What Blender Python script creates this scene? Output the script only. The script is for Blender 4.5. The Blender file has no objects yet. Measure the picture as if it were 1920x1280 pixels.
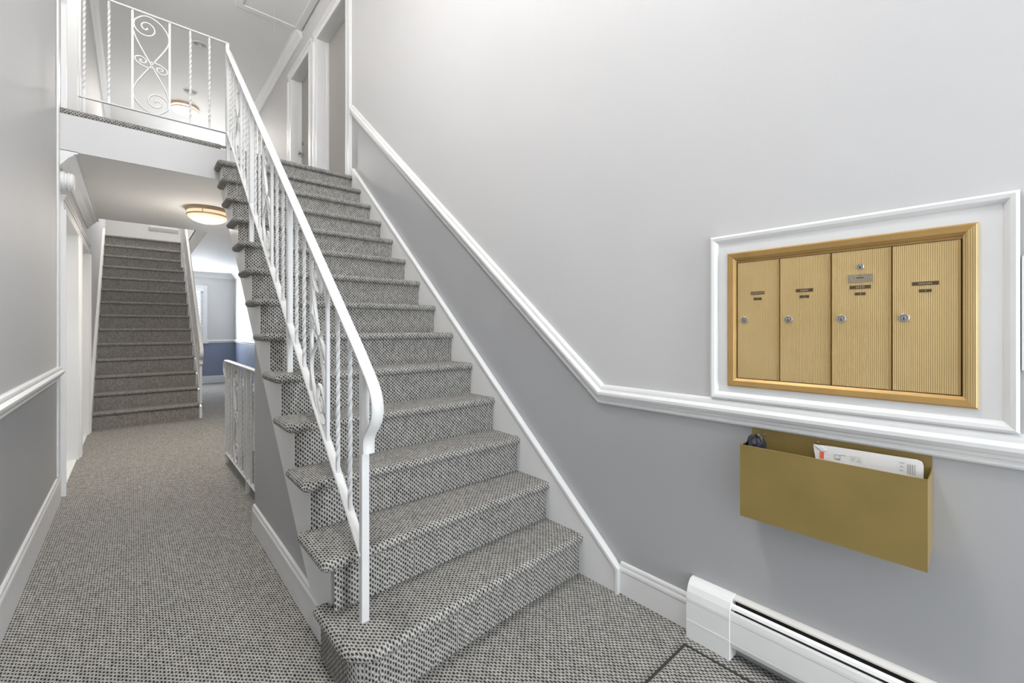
import bpy, math, random
from mathutils import Vector, Matrix
random.seed(7)
SC = bpy.context.scene
COL = SC.collection
R = math.radians

# ------------------------------------------------------------------ camera, world, lights, exposure
F_PX = 812.549; YAW = 0.7184; EYE = 1.2255
cd = bpy.data.cameras.new('camera'); cam = bpy.data.objects.new('camera', cd); COL.objects.link(cam)
cd.sensor_width = 36.0; cd.lens = F_PX / 1920.0 * 36.0
cd.shift_y = -(640.0 - 616.52) / 1920.0
cd.clip_start = 0.02; cd.clip_end = 100
cam.location = (0, 0, EYE); cam.rotation_euler = (R(90), 0, -YAW)
SC.camera = cam

w = bpy.data.worlds.new('sky'); SC.world = w; w.use_nodes = True
bg = w.node_tree.nodes['Background']
bg.inputs['Color'].default_value = (0.80, 0.90, 1.0, 1); bg.inputs['Strength'].default_value = 1.6

def area(name, loc, rot, sx, sy, power, col):
    l = bpy.data.lights.new(name, 'AREA'); l.shape = 'RECTANGLE'; l.size = sx; l.size_y = sy
    l.energy = power; l.color = col
    o = bpy.data.objects.new(name, l); COL.objects.link(o); o.location = loc; o.rotation_euler = rot
    return o
# daylight: unseen entrance and far window; added lights over the entrance and upstairs
area('entrance_daylight', (1.25, -2.80, 1.15), (R(90), 0, R(42)), 1.0, 2.1, 94, (0.90, 0.95, 1.0))
area('added_front_light', (0.66, -3.13, 3.95), (R(128), 0, 0), 1.7, 1.7, 30, (1.0, 0.99, 0.975))  # added light behind the camera, tilted up to brighten the ceiling
area('far_window_daylight', (0.95, 11.80, 1.6), (R(-90), 0, 0), 0.7, 1.2, 42, (0.88, 0.94, 1.0))
area('added_upper_light', (1.2, 11.80, 4.1), (R(-90), 0, 0), 0.8, 1.3, 20, (0.95, 0.97, 1.0))  # added to brighten the upper hall, its window is invented

vs = SC.view_settings
vs.view_transform = 'Standard'; vs.look = 'None'; vs.gamma = 1.0; vs.use_curve_mapping = False
vs.exposure = 0.60
SC.cycles.use_denoising = True
SC.cycles.max_bounces = 10
SC.cycles.diffuse_bounces = 6

# ------------------------------------------------------------------ materials
MAT = {}
def nodes_mat(name):
    m = bpy.data.materials.new(name); m.use_nodes = True
    nt = m.node_tree; b = nt.nodes['Principled BSDF']
    MAT[name] = m
    return m, nt, b
def paint(name, col, rough=0.5, metal=0.0, mottle=0.03, scale=3.0, bump=0.0, bscale=180.0, spec=0.5):
    m, nt, b = nodes_mat(name)
    b.inputs['Roughness'].default_value = rough; b.inputs['Metallic'].default_value = metal
    b.inputs['Specular IOR Level'].default_value = spec
    tc = nt.nodes.new('ShaderNodeTexCoord')
    n = nt.nodes.new('ShaderNodeTexNoise'); n.inputs['Scale'].default_value = scale; n.inputs['Detail'].default_value = 4
    nt.links.new(tc.outputs['Object'], n.inputs['Vector'])
    r = nt.nodes.new('ShaderNodeValToRGB')
    r.color_ramp.elements[0].position = 0.3; r.color_ramp.elements[1].position = 0.7
    r.color_ramp.elements[0].color = tuple(c * (1 - mottle) for c in col) + (1,)
    r.color_ramp.elements[1].color = tuple(min(1, c * (1 + mottle)) for c in col) + (1,)
    nt.links.new(n.outputs['Fac'], r.inputs['Fac']); nt.links.new(r.outputs['Color'], b.inputs['Base Color'])
    if bump:
        n2 = nt.nodes.new('ShaderNodeTexNoise'); n2.inputs['Scale'].default_value = bscale; n2.inputs['Detail'].default_value = 2
        nt.links.new(tc.outputs['Object'], n2.inputs['Vector'])
        bp = nt.nodes.new('ShaderNodeBump'); bp.inputs['Strength'].default_value = bump; bp.inputs['Distance'].default_value = 0.002
        nt.links.new(n2.outputs['Fac'], bp.inputs['Height']); nt.links.new(bp.outputs['Normal'], b.inputs['Normal'])
    return m
paint('wall_light', (0.56, 0.556, 0.556), 0.6, mottle=0.012, scale=1.5, bump=0.06)
paint('wall_grey', (0.392, 0.395, 0.404), 0.42, mottle=0.02, scale=2.0, bump=0.05)
paint('wall_blue', (0.21, 0.245, 0.335), 0.42, mottle=0.02, scale=2.0, bump=0.05)
paint('trim_white', (0.73, 0.73, 0.725), 0.35, mottle=0.012, scale=5)
paint('ceiling_white', (0.76, 0.76, 0.755), 0.7, mottle=0.01, bump=0.05)
paint('iron_white', (0.66, 0.66, 0.655), 0.38, mottle=0.02, scale=30, bump=0.08, bscale=90)
paint('door_taupe', (0.335, 0.322, 0.305), 0.45, mottle=0.02)
paint('door_white', (0.74, 0.745, 0.74), 0.45, mottle=0.01)
paint('heater_white', (0.80, 0.80, 0.79), 0.3, mottle=0.01)
paint('heater_cream', (0.74, 0.72, 0.68), 0.35, mottle=0.02)
paint('gap_dark', (0.05, 0.048, 0.04), 0.8, mottle=0.1)
paint('gold_paint', (0.30, 0.215, 0.068), 0.38, metal=0.25, mottle=0.10, scale=4, bump=0.03, bscale=60)
paint('brass_frame', (0.42, 0.255, 0.085), 0.38, metal=0.35, mottle=0.10, scale=9)
paint('chrome', (0.42, 0.41, 0.40), 0.34, metal=0.85, mottle=0.05, scale=60)
paint('plate_steel', (0.34, 0.29, 0.21), 0.35, metal=0.6, mottle=0.1, scale=40)
paint('plate_brown', (0.075, 0.045, 0.016), 0.4, mottle=0.2, scale=80)
paint('engraved', (0.55, 0.46, 0.30), 0.5, mottle=0.05)
paint('ink_grey', (0.28, 0.27, 0.28), 0.7, mottle=0.1, scale=200)
paint('paper_white', (0.74, 0.73, 0.71), 0.6, mottle=0.02, scale=25)
paint('print_red', (0.72, 0.14, 0.07), 0.6, mottle=0.05)
paint('bag_black', (0.008, 0.009, 0.016), 0.28, mottle=0.3, scale=20)
paint('lamp_metal', (0.52, 0.38, 0.24), 0.4, metal=0.4, mottle=0.06, scale=20)
paint('alarm_white', (0.80, 0.80, 0.79), 0.4, mottle=0.01)
paint('binding_dark', (0.035, 0.035, 0.033), 0.9, mottle=0.3, scale=200)
paint('slat_white', (0.85, 0.86, 0.87), 0.5, mottle=0.01)
paint('vent_grey', (0.42, 0.42, 0.42), 0.5, mottle=0.02)
paint('cord_white', (0.5, 0.5, 0.5), 0.7, mottle=0.02)
paint('well_wall', (0.5, 0.5, 0.5), 0.7, mottle=0.02)

def glass():
    m, nt, b = nodes_mat('window_glass')
    b.inputs['Base Color'].default_value = (0.9, 0.95, 1, 1); b.inputs['Roughness'].default_value = 0.02
    b.inputs['Transmission Weight'].default_value = 1.0; b.inputs['IOR'].default_value = 1.05
    n = nt.nodes.new('ShaderNodeTexNoise'); n.inputs['Scale'].default_value = 2
    mr = nt.nodes.new('ShaderNodeMapRange'); mr.inputs['To Min'].default_value = 0.01; mr.inputs['To Max'].default_value = 0.04
    nt.links.new(n.outputs['Fac'], mr.inputs['Value']); nt.links.new(mr.outputs['Result'], b.inputs['Roughness'])
glass()
def diffuser(name, col, strength):
    m, nt, b = nodes_mat(name)
    b.inputs['Base Color'].default_value = (0.85, 0.8, 0.72, 1); b.inputs['Roughness'].default_value = 0.35
    n = nt.nodes.new('ShaderNodeTexNoise'); n.inputs['Scale'].default_value = 7
    r = nt.nodes.new('ShaderNodeValToRGB')
    r.color_ramp.elements[0].color = tuple(c * 0.92 for c in col) + (1,); r.color_ramp.elements[1].color = col + (1,)
    nt.links.new(n.outputs['Fac'], r.inputs['Fac']); nt.links.new(r.outputs['Color'], b.inputs['Emission Color'])
    b.inputs['Emission Strength'].default_value = strength
diffuser('lamp_glass', (1.0, 0.76, 0.47), 0.42)
diffuser('lamp_glass_bright', (1.0, 0.90, 0.78), 0.8)

def carpet():
    m, nt, b = nodes_mat('carpet_loop')
    N, L = nt.nodes, nt.links
    def mth(op, a, bb=None, c=None):
        n = N.new('ShaderNodeMath'); n.operation = op
        for i, x in enumerate((a, bb, c)):
            if x is None: continue
            if isinstance(x, (int, float)): n.inputs[i].default_value = x
            else: L.new(x, n.inputs[i])
        return n.outputs[0]
    uv = N.new('ShaderNodeUVMap'); uv.uv_map = 'UVMap'
    wob = N.new('ShaderNodeTexNoise'); wob.inputs['Scale'].default_value = 45; wob.inputs['Detail'].default_value = 1
    L.new(uv.outputs[0], wob.inputs['Vector'])
    wv = N.new('ShaderNodeVectorMath'); wv.operation = 'MULTIPLY_ADD'
    L.new(wob.outputs['Color'], wv.inputs[0]); wv.inputs[1].default_value = (0.005, 0.010, 0); L.new(uv.outputs[0], wv.inputs[2])
    sep = N.new('ShaderNodeSeparateXYZ'); L.new(wv.outputs[0], sep.inputs[0])
    U = mth('DIVIDE', sep.outputs[0], 0.0102); col = mth('FLOOR', U)
    fu = mth('SUBTRACT', mth('SUBTRACT', U, col), 0.5)
    par = mth('FLOORED_MODULO', col, 2.0)
    V = mth('ADD', mth('DIVIDE', sep.outputs[1], 0.0202), mth('MULTIPLY', par, 0.5)); row = mth('FLOOR', V)
    fv = mth('SUBTRACT', mth('SUBTRACT', V, row), 0.5)
    fu = mth('ADD', fu, mth('MULTIPLY', fv, 0.35))
    d = mth('SQRT', mth('ADD', mth('POWER', mth('DIVIDE', mth('ABSOLUTE', fu), 0.46), 2.0), mth('POWER', mth('DIVIDE', mth('ABSOLUTE', fv), 0.50), 2.0)))
    mr = N.new('ShaderNodeMapRange'); mr.interpolation_type = 'SMOOTHSTEP'
    mr.inputs['From Min'].default_value = 0.36; mr.inputs['From Max'].default_value = 1.12
    fz = N.new('ShaderNodeTexNoise'); fz.inputs['Scale'].default_value = 420; fz.inputs['Detail'].default_value = 2
    L.new(uv.outputs[0], fz.inputs['Vector'])
    ln = mth('MULTIPLY', mth('POWER', mth('MULTIPLY', mth('ABSOLUTE', fu), 2.0), 6.0), 0.30)
    d = mth('ADD', mth('SUBTRACT', d, ln), mth('MULTIPLY', mth('SUBTRACT', fz.outputs['Fac'], 0.5), 0.8))
    L.new(d, mr.inputs['Value'])
    wn = N.new('ShaderNodeTexWhiteNoise'); wn.noise_dimensions = '2D'
    cmb = N.new('ShaderNodeCombineXYZ'); L.new(col, cmb.inputs[0]); L.new(row, cmb.inputs[1]); L.new(cmb.outputs[0], wn.inputs['Vector'])
    rl = N.new('ShaderNodeValToRGB'); e = rl.color_ramp.elements
    e[0].color = (0.41, 0.396, 0.37, 1); e[1].color = (0.60, 0.588, 0.555, 1)
    L.new(wn.outputs['Value'], rl.inputs['Fac'])
    rd = N.new('ShaderNodeValToRGB'); e = rd.color_ramp.elements
    e[0].color = (0.016, 0.014, 0.013, 1); e[1].color = (0.055, 0.048, 0.042, 1)
    L.new(wn.outputs['Value'], rd.inputs['Fac'])
    mix = N.new('ShaderNodeMix'); mix.data_type = 'RGBA'
    L.new(mr.outputs[0], mix.inputs[0]); L.new(rd.outputs[0], mix.inputs[6]); L.new(rl.outputs[0], mix.inputs[7])
    fm = N.new('ShaderNodeMapRange'); fm.inputs['From Min'].default_value = 0.3; fm.inputs['From Max'].default_value = 0.7
    fm.inputs['To Min'].default_value = 0.80; fm.inputs['To Max'].default_value = 1.16; L.new(fz.outputs['Fac'], fm.inputs['Value'])
    vm = N.new('ShaderNodeVectorMath'); vm.operation = 'SCALE'; L.new(mix.outputs[2], vm.inputs[0]); L.new(fm.outputs[0], vm.inputs['Scale'])
    L.new(vm.outputs[0], b.inputs['Base Color'])
    b.inputs['Roughness'].default_value = 0.95; b.inputs['Specular IOR Level'].default_value = 0.1
    bp = N.new('ShaderNodeBump'); bp.inputs['Strength'].default_value = 0.55; bp.inputs['Distance'].default_value = 0.004
    L.new(mr.outputs[0], bp.inputs['Height']); L.new(bp.outputs[0], b.inputs['Normal'])
carpet()

def ribbed():
    m, nt, b = nodes_mat('brass_ribbed')
    N, L = nt.nodes, nt.links
    tc = N.new('ShaderNodeTexCoord'); sp = N.new('ShaderNodeSeparateXYZ'); L.new(tc.outputs['Object'], sp.inputs[0])
    mu = N.new('ShaderNodeMath'); mu.operation = 'MULTIPLY'; mu.inputs[1].default_value = 2 * math.pi / 0.0046; L.new(sp.outputs[1], mu.inputs[0])
    si = N.new('ShaderNodeMath'); si.operation = 'SINE'; L.new(mu.outputs[0], si.inputs[0])
    n = N.new('ShaderNodeTexNoise'); n.inputs['Scale'].default_value = 6; n.inputs['Detail'].default_value = 5; L.new(tc.outputs['Object'], n.inputs['Vector'])
    mr = N.new('ShaderNodeMapRange'); mr.inputs['From Min'].default_value = -1; mr.inputs['From Max'].default_value = 1
    L.new(si.outputs[0], mr.inputs['Value'])
    r = N.new('ShaderNodeValToRGB'); e = r.color_ramp.elements
    e[0].position = 0.0; e[0].color = (0.42, 0.285, 0.112, 1); e[1].position = 0.75; e[1].color = (0.66, 0.49, 0.235, 1)
    L.new(mr.outputs[0], r.inputs['Fac'])
    r2 = N.new('ShaderNodeValToRGB'); e = r2.color_ramp.elements
    e[0].position = 0.3; e[0].color = (0.9, 0.88, 0.84, 1); e[1].position = 0.7; e[1].color = (1, 1, 1, 1)
    L.new(n.outputs['Fac'], r2.inputs['Fac'])
    mx = N.new('ShaderNodeMix'); mx.data_type = 'RGBA'; mx.blend_type = 'MULTIPLY'; mx.inputs[0].default_value = 1
    L.new(r.outputs[0], mx.inputs[6]); L.new(r2.outputs[0], mx.inputs[7]); L.new(mx.outputs[2], b.inputs['Base Color'])
    b.inputs['Metallic'].default_value = 0.25; b.inputs['Roughness'].default_value = 0.42
    bp = N.new('ShaderNodeBump'); bp.inputs['Strength'].default_value = 0.5; bp.inputs['Distance'].default_value = 0.001
    L.new(mr.outputs[0], bp.inputs['Height']); L.new(bp.outputs[0], b.inputs['Normal'])
ribbed()

# ------------------------------------------------------------------ mesh helpers
class MB:
    def __init__(s): s.v = []; s.f = []; s.uv = {}; s.mi = {}
    def face(s, pts, uvs=None, mi=0):
        i = len(s.v); s.v += [tuple(p) for p in pts]; k = len(s.f); s.f.append(tuple(range(i, i + len(pts))))
        if uvs: s.uv[k] = uvs
        if mi: s.mi[k] = mi
    def box(s, x0, x1, y0, y1, z0, z1):
        x0, x1 = sorted((x0, x1)); y0, y1 = sorted((y0, y1)); z0, z1 = sorted((z0, z1))
        i = len(s.v)
        s.v += [(x0,y0,z0),(x1,y0,z0),(x1,y1,z0),(x0,y1,z0),(x0,y0,z1),(x1,y0,z1),(x1,y1,z1),(x0,y1,z1)]
        s.f += [tuple(i + j for j in q) for q in ((0,3,2,1),(4,5,6,7),(0,1,5,4),(1,2,6,5),(2,3,7,6),(3,0,4,7))]
        return s
    def prism(s, pts, axis, a, b):
        # pts: polygon; axis 'x': (y,z), 'y': (x,z), 'z': (x,y)
        def P(p, t):
            return (t, p[0], p[1]) if axis == 'x' else (p[0], t, p[1]) if axis == 'y' else (p[0], p[1], t)
        n = len(pts); i = len(s.v)
        s.v += [P(p, a) for p in pts] + [P(p, b) for p in pts]
        for j in range(n):
            k = (j + 1) % n; s.f.append((i + j, i + k, i + n + k, i + n + j))
        s.f.append(tuple(i + j for j in reversed(range(n)))); s.f.append(tuple(i + n + j for j in range(n)))
        return s
    def loft(s, rings, closed=True, caps=True):
        n = len(rings[0]); i = len(s.v)
        for r in rings: s.v += [tuple(p) for p in r]
        m = n if closed else n - 1
        for a in range(len(rings) - 1):
            for j in range(m):
                k = (j + 1) % n; s.f.append((i + a*n + j, i + a*n + k, i + (a+1)*n + k, i + (a+1)*n + j))
        if caps:
            s.f.append(tuple(i + j for j in reversed(range(n)))); q = i + (len(rings) - 1) * n
            s.f.append(tuple(q + j for j in range(n)))
        return s
    def tube(s, path, rad, n=6, ref=Vector((1, 0, 0)), ratio=1.0):
        path = [Vector(p) for p in path]; rings = []
        for i, p in enumerate(path):
            t = (path[min(i + 1, len(path) - 1)] - path[max(i - 1, 0)]).normalized()
            a = ref - t * ref.dot(t)
            if a.length < 1e-4: a = Vector((0, 1, 0)) - t * t.y
            a.normalize(); c = t.cross(a)
            rr = rad[i] if isinstance(rad, (list, tuple)) else rad
            rings.append([p + a * rr * ratio * math.cos(2*math.pi*(j + .5)/n) + c * rr * math.sin(2*math.pi*(j + .5)/n) for j in range(n)])
        return s.loft(rings)
    def lathe(s, prof, c, axis='z', n=32, cap=True):
        # prof: (radius, offset along axis)
        rings = []
        for r, h in prof:
            ring = []
            for j in range(n):
                a = 2*math.pi*j/n; u, v = r*math.cos(a), r*math.sin(a)
                ring.append((c[0]+u, c[1]+v, c[2]+h) if axis == 'z' else (c[0]+h, c[1]+u, c[2]+v) if axis == 'x' else (c[0]+u, c[1]+h, c[2]+v))
            rings.append(ring)
        return s.loft(rings, True, cap)

def mesh_of(name, mb, mats, off=(0, 0, 0), smooth=False):
    me = bpy.data.meshes.new(name)
    me.from_pydata([(v[0]-off[0], v[1]-off[1], v[2]-off[2]) for v in mb.v], [], mb.f)
    for m in (mats if isinstance(mats, (list, tuple)) else [mats]): me.materials.append(MAT[m])
    if mb.uv:
        ul = me.uv_layers.new(name='UVMap')
        for k, p in enumerate(me.polygons):
            if k in mb.uv:
                for li, uvc in zip(p.loop_indices, mb.uv[k]): ul.data[li].uv = uvc
    for k, p in enumerate(me.polygons):
        if k in mb.mi: p.material_index = mb.mi[k]
        p.use_smooth = smooth
    me.validate()
    if not mb.uv:
        import bmesh
        bm = bmesh.new(); bm.from_mesh(me)
        bmesh.ops.remove_doubles(bm, verts=bm.verts, dist=1e-6)
        bmesh.ops.recalc_face_normals(bm, faces=bm.faces); bm.to_mesh(me); bm.free()
    if smooth:
        try: me.set_sharp_from_angle(angle=R(40))
        except Exception: pass
    return me
def wloc(o):
    p = Vector((0, 0, 0))
    while o: p += Vector(o.location); o = o.parent
    return p
def build(name, mb, mats, parent=None, smooth=False, bevel=0.0, kind=None):
    off = wloc(parent) if parent else (0, 0, 0)
    o = bpy.data.objects.new(name, mesh_of(name, mb, mats, off, smooth)); COL.objects.link(o)
    if parent: o.parent = parent
    if bevel:
        md = o.modifiers.new('bevel', 'BEVEL'); md.width = bevel; md.segments = 2; md.limit_method = 'ANGLE'
    if kind: o['kind'] = kind
    return o
def place(name, me, loc, parent):          # a part that shares its mesh; loc in world metres
    o = bpy.data.objects.new(name, me); COL.objects.link(o)
    o.parent = parent; o.location = Vector(loc) - wloc(parent)
    return o
def tag(o, label, cat, group=None):
    o['label'] = label; o['category'] = cat
    if group: o['group'] = group
    return o
def thing(name, loc, label=None, cat=None, group=None, kind=None):
    o = bpy.data.objects.new(name, None); COL.objects.link(o); o.location = loc
    o.empty_display_size = 0.05
    if kind: o['kind'] = kind
    if label: o['label'] = label
    if cat: o['category'] = cat
    if group: o['group'] = group
    return o
def struct(name, mb, mats, smooth=False, bevel=0.0, label=None):
    o = build(name, mb, mats, None, smooth, bevel, 'structure')
    if label: o['label'] = label
    return o
def slab_rect(mb, axis, c, a0, a1, b0, b1, holes=(), split=None):
    # rectangle in plane axis=c with rectangular holes (a0,a1,b0,b1); a = first free axis, b = second
    A = sorted({a0, a1} | {min(max(h[i], a0), a1) for h in holes for i in (0, 1)})
    B = sorted({b0, b1} | {min(max(h[i], b0), b1) for h in holes for i in (2, 3)} | ({split} if split else set()))
    for i in range(len(A) - 1):
        for j in range(len(B) - 1):
            ca, cb = (A[i]+A[i+1])/2, (B[j]+B[j+1])/2
            if any(h[0] < ca < h[1] and h[2] < cb < h[3] for h in holes): continue
            q = [(A[i],B[j]),(A[i+1],B[j]),(A[i+1],B[j+1]),(A[i],B[j+1])]
            P = [(c,a,b) if axis == 'x' else (a,c,b) if axis == 'y' else (a,b,c) for a, b in q]
            mb.face(P, None, 1 if (split and cb < split) else 0)
    return mb

# ------------------------------------------------------------------ key dimensions
XW = 1.7155; XL = -0.40; ZC = 5.25; ZH = 2.4975; ZL = 2.80; YL = 4.42; YB = 11.9; YF = -3.2; XB = 1.79
RISE, RUN, Y1 = 0.2, 0.2328, 1.3927
XS, XT, XST = 1.692, 0.512, 0.552      # tread right end, tread left end, stringer face
def nose(y): return RISE * (1 + (y - Y1) / RUN)
def cuv(q): return [(p[0], p[1]) for p in q]

# ------------------------------------------------------------------ floors
def floor_quad(mb, x0, x1, y0, y1, z, n=1):
    q = [(x0,y0,z),(x1,y0,z),(x1,y1,z),(x0,y1,z)]; mb.face(q, cuv(q))
m = MB()
floor_quad(m, XL, 0.66, YF, YB, 0); floor_quad(m, 0.66, XB, YF, 3.15, 0); floor_quad(m, 0.66, XB, 5.0, YB, 0)
struct('floor', m, 'carpet_loop', label='grey and beige loop carpet on the hallway floor')
# the well under the stairs
m = MB()
for q in ([(0.66,3.15,0),(0.66,5.0,0),(0.66,5.0,-2),(0.66,3.15,-2)], [(1.72,3.15,0),(1.72,5.0,0),(1.72,5.0,-2),(1.72,3.15,-2)],
          [(0.66,5.0,0),(1.72,5.0,0),(1.72,5.0,-2),(0.66,5.0,-2)], [(0.66,3.15,0),(1.72,3.15,0),(1.72,3.15,-2),(0.66,3.15,-2)],
          [(0.66,3.15,-2),(1.72,3.15,-2),(1.72,5.0,-2),(0.66,5.0,-2)]): m.face(q)
struct('wall_basement_well', m, 'well_wall')
# upper landing: slab, ceiling below it, carpet with a rounded lip
m = MB(); m.box(XL, 0.74, YL, 6.9, ZH, ZL - 0.03); m.box(0.74, XB + 0.05, YL + 0.03, YB, ZH, ZL - 0.03); m.box(XL, 0.74, 10.62, YB, ZH, 2.84)
struct('ceiling_hall', m, 'ceiling_white')
m = MB(); m.box(XL + 0.002, XST + 0.06, YL - 0.012, YL - 0.0005, ZH - 0.004, ZL - 0.045)
struct('trim_1', m, 'wall_light', label='white fascia board along the edge of the upper landing')
m = MB()
def lip(mb, x0, x1, yf, zt, t=0.05, yback=6.9):
    rad = t / 2; pts = []
    for k in range(9):
        a = R(-90 + 180 * k / 8); pts.append((yf + rad - rad*math.cos(a), zt - rad + rad*math.sin(a), rad * R(180*k/8)))
    for (ya, za, sa), (yb, zb, sb) in zip(pts, pts[1:]):
        va, vb = -(rad*math.pi - sa), -(rad*math.pi - sb)
        mb.face([(x0,ya,za),(x1,ya,za),(x1,yb,zb),(x0,yb,zb)], [(x0,yf+va),(x1,yf+va),(x1,yf+vb),(x0,yf+vb)])
    yb_ = pts[0][0]; zb_ = pts[0][1]
    mb.face([(x0,yb_,zb_),(x1,yb_,zb_),(x1,YL+.01,zb_),(x0,YL+.01,zb_)], [(x0,0),(x1,0),(x1,.03),(x0,.03)])
    floor_quad(mb, x0, x1, yf + rad, yback, zt)
lip(m, XL + 0.001, 0.56, 4.402, ZL)
floor_quad(m, 0.56, XW - 0.001, YL + 0.02, 6.9, ZL); floor_quad(m, 0.74, XW - 0.001, 6.9, YB, ZL); floor_quad(m, XL, 0.74, 10.62, YB, 2.86)
struct('floor_upper', m, 'carpet_loop', True, label='loop carpet of the upper landing with a rounded front lip')

# ------------------------------------------------------------------ walls and ceiling
KINK = 1.30; SL = 0.8135; ZR = 0.9113
def railz(y): return ZR if y <= KINK else ZR + SL * (y - KINK)
m = MB()
ydoor = 4.49
m.face([(XW,YF,0),(XW,KINK,0),(XW,KINK,ZR),(XW,YF,ZR)], None, 1)
m.face([(XW,KINK,0),(XW,ydoor,0),(XW,ydoor,railz(ydoor)),(XW,KINK,ZR)], None, 1)
m.face([(XW,YF,ZR),(XW,KINK,ZR),(XW,KINK,ZC),(XW,YF,ZC)])
m.face([(XW,KINK,ZR),(XW,ydoor,railz(ydoor)),(XW,ydoor,ZC),(XW,KINK,ZC)])
slab_rect(m, 'x', XW, ydoor, YB, ZH, ZC, [(4.64,5.60,ZL-.05,4.80),(5.93,6.76,ZL-.05,4.80)])
m.face([(XW,ydoor,0),(XW,5.2,0),(XW,5.2,ZH),(XW,ydoor,ZH)])
struct('wall_right', m, ['wall_light', 'wall_grey'], label='right wall painted pale above and grey below the chair rail')
m = MB(); slab_rect(m, 'x', XB, 5.2, YB, 0, ZH, split=0.93); m.face([(XW,5.2,0),(XB,5.2,0),(XB,5.2,ZH),(XW,5.2,ZH)])
struct('wall_far_right', m, ['wall_light', 'wall_blue'])
m = MB(); slab_rect(m, 'x', XL, YF, YL, 0, ZC, split=0.905)
slab_rect(m, 'x', XL, YL, YB, 0, ZC, [(4.64,5.74,-1,2.10),(6.02,7.02,-1,2.10),(4.72,5.62,ZL,4.80)])
struct('wall_left', m, ['wall_light', 'wall_grey'], label='left wall painted pale above and grey below the chair rail')
m = MB(); slab_rect(m, 'y', YB, XL, XB, 0, ZC, [(0.45,1.19,0.95,2.13),(0.80,1.60,3.45,4.75)], split=0.93)
struct('wall_back', m, ['wall_light', 'wall_blue'])
m = MB(); slab_rect(m, 'y', YF, XL, XW, 0, ZC, [(0.64,1.64,0.0,2.2),(-0.2,1.52,3.1,4.8)])
struct('wall_front', m, 'wall_light')
m = MB(); slab_rect(m, 'z', ZC, XL, XW, YF, YB); struct('ceiling', m, 'ceiling_white')
# grey wall under the open side of the stair, up to the stringer
def sline(y): return 0.163 + 0.917 * (y - 1.922)
XSW = 0.562; YE = 3.04
m = MB(); m.prism([(1.70,0),(YE,0),(YE,sline(YE)+.05),(1.70,0.05)], 'x', XSW, XSW + 0.10)
struct('wall_stair', m, 'wall_grey', label='grey wall under the open side of the main stair')

# ------------------------------------------------------------------ mouldings
RAILP = [(-.046,0),(-.046,.008),(-.040,.013),(-.034,.013),(-.031,.010),(-.027,.010),(-.024,.017),(-.015,.019),(-.010,.027),(.001,.034),(.012,.034),(.019,.026),(.023,.020),(.032,.019),(.040,.016),(.046,.010),(.046,0)]
BASEP = lambda h: [(0,0),(0,.013),(h-.045,.013),(h-.038,.016),(h-.028,.015),(h-.02,.011),(h-.01,.011),(h-.004,.009),(h,.005),(h,0)]
def run_yz(mb, pts, prof, x, s):
    # sweeps prof (m = in-plane offset to the left of the path, n = off the wall) along pts (y,z) with mitres
    rings = []
    for i, p in enumerate(pts):
        a = Vector(pts[i]) - Vector(pts[i-1]) if i else None
        b = Vector(pts[i+1]) - Vector(pts[i]) if i < len(pts) - 1 else None
        a = a.normalized() if a else b.normalized(); b = b.normalized() if b else a
        na, nb = Vector((-a.y, a.x)), Vector((-b.y, b.x)); n = (na + nb).normalized(); n = n / max(.3, n.dot(na))
        rings.append([(x + s*q[1], p[0] + n.x*q[0], p[1] + n.y*q[0]) for q in prof])
    return mb.loft(rings)
m = MB(); run_yz(m, [(YF,ZR),(KINK,ZR),(4.492,railz(4.492))], RAILP, XW, -1)
struct('trim_2', m, 'trim_white', label='white chair rail on the right wall, rising with the stair')
m = MB(); run_yz(m, [(YF,0.915),(4.425,0.915)], RAILP, XL, 1)
struct('trim_3', m, 'trim_white', label='white chair rail along the left wall')
m = MB(); run_yz(m, [(0.842,0),(1.185,0)], BASEP(.145), XW, -1); struct('baseboard_right', m, 'trim_white')
m = MB(); run_yz(m, [(YF,0),(4.44,0)], BASEP(.195), XL, 1); struct('baseboard_left', m, 'trim_white')
m = MB(); run_yz(m, [(1.60,0),(YE,0)], BASEP(.155), XSW, -1)
struct('baseboard_stair', m, 'trim_white')
m = MB(); m.box(XW - 0.004, XW - 0.026, 1.18, 1.188, 0, .12)
m = MB(); m.prism([(XL,ZH),(XL,ZH-.115),(XL+.012,ZH-.115),(XL+.018,ZH-.10),(XL+.03,ZH-.085),(XL+.05,ZH-.055),(XL+.075,ZH-.032),(XL+.085,ZH-.018),(XL+.10,ZH-.016),(XL+.10,ZH)], 'y', YL - 0.012, 7.0)
struct('trim_4', m, 'trim_white', label='white crown moulding over the left hallway doors')
def crown(xw, s, zt, y0, y1):
    P = [(0,0),(0,-.12),(.012,-.12),(.018,-.105),(.03,-.09),(.05,-.055),(.072,-.03),(.08,-.018),(.092,-.016),(.092,0)]
    return MB().prism([(xw + s*a, zt + b) for a, b in P], 'y', y0, y1)
struct('trim_5', crown(XW, -1, ZC, 6.26, YB), 'trim_white', label='white crown moulding on the right wall upstairs')
struct('trim_6', crown(XL, 1, ZC, YL, YB), 'trim_white', label='white crown moulding on the left wall upstairs')
struct('trim_7', crown(XB, -1, ZH, 5.2, YB), 'trim_white')
m = MB(); m.prism([(YB,ZH),(YB,ZH-.12),(YB-.012,ZH-.12),(YB-.05,ZH-.055),(YB-.08,ZH-.018),(YB-.092,ZH)], 'x', 0.75, XB); struct('trim_8', m, 'trim_white')
m = MB(); run_yz(m, [(5.2,0.945),(YB,0.945)], [(a*.8, b*.8) for a, b in RAILP], XB, -1); struct('trim_9', m, 'trim_white')
m = MB(); m.prism([(YB-a, .945+b*.8) for b, a in RAILP], 'x', 1.22, XB); struct('trim_10', m, 'trim_white')
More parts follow.
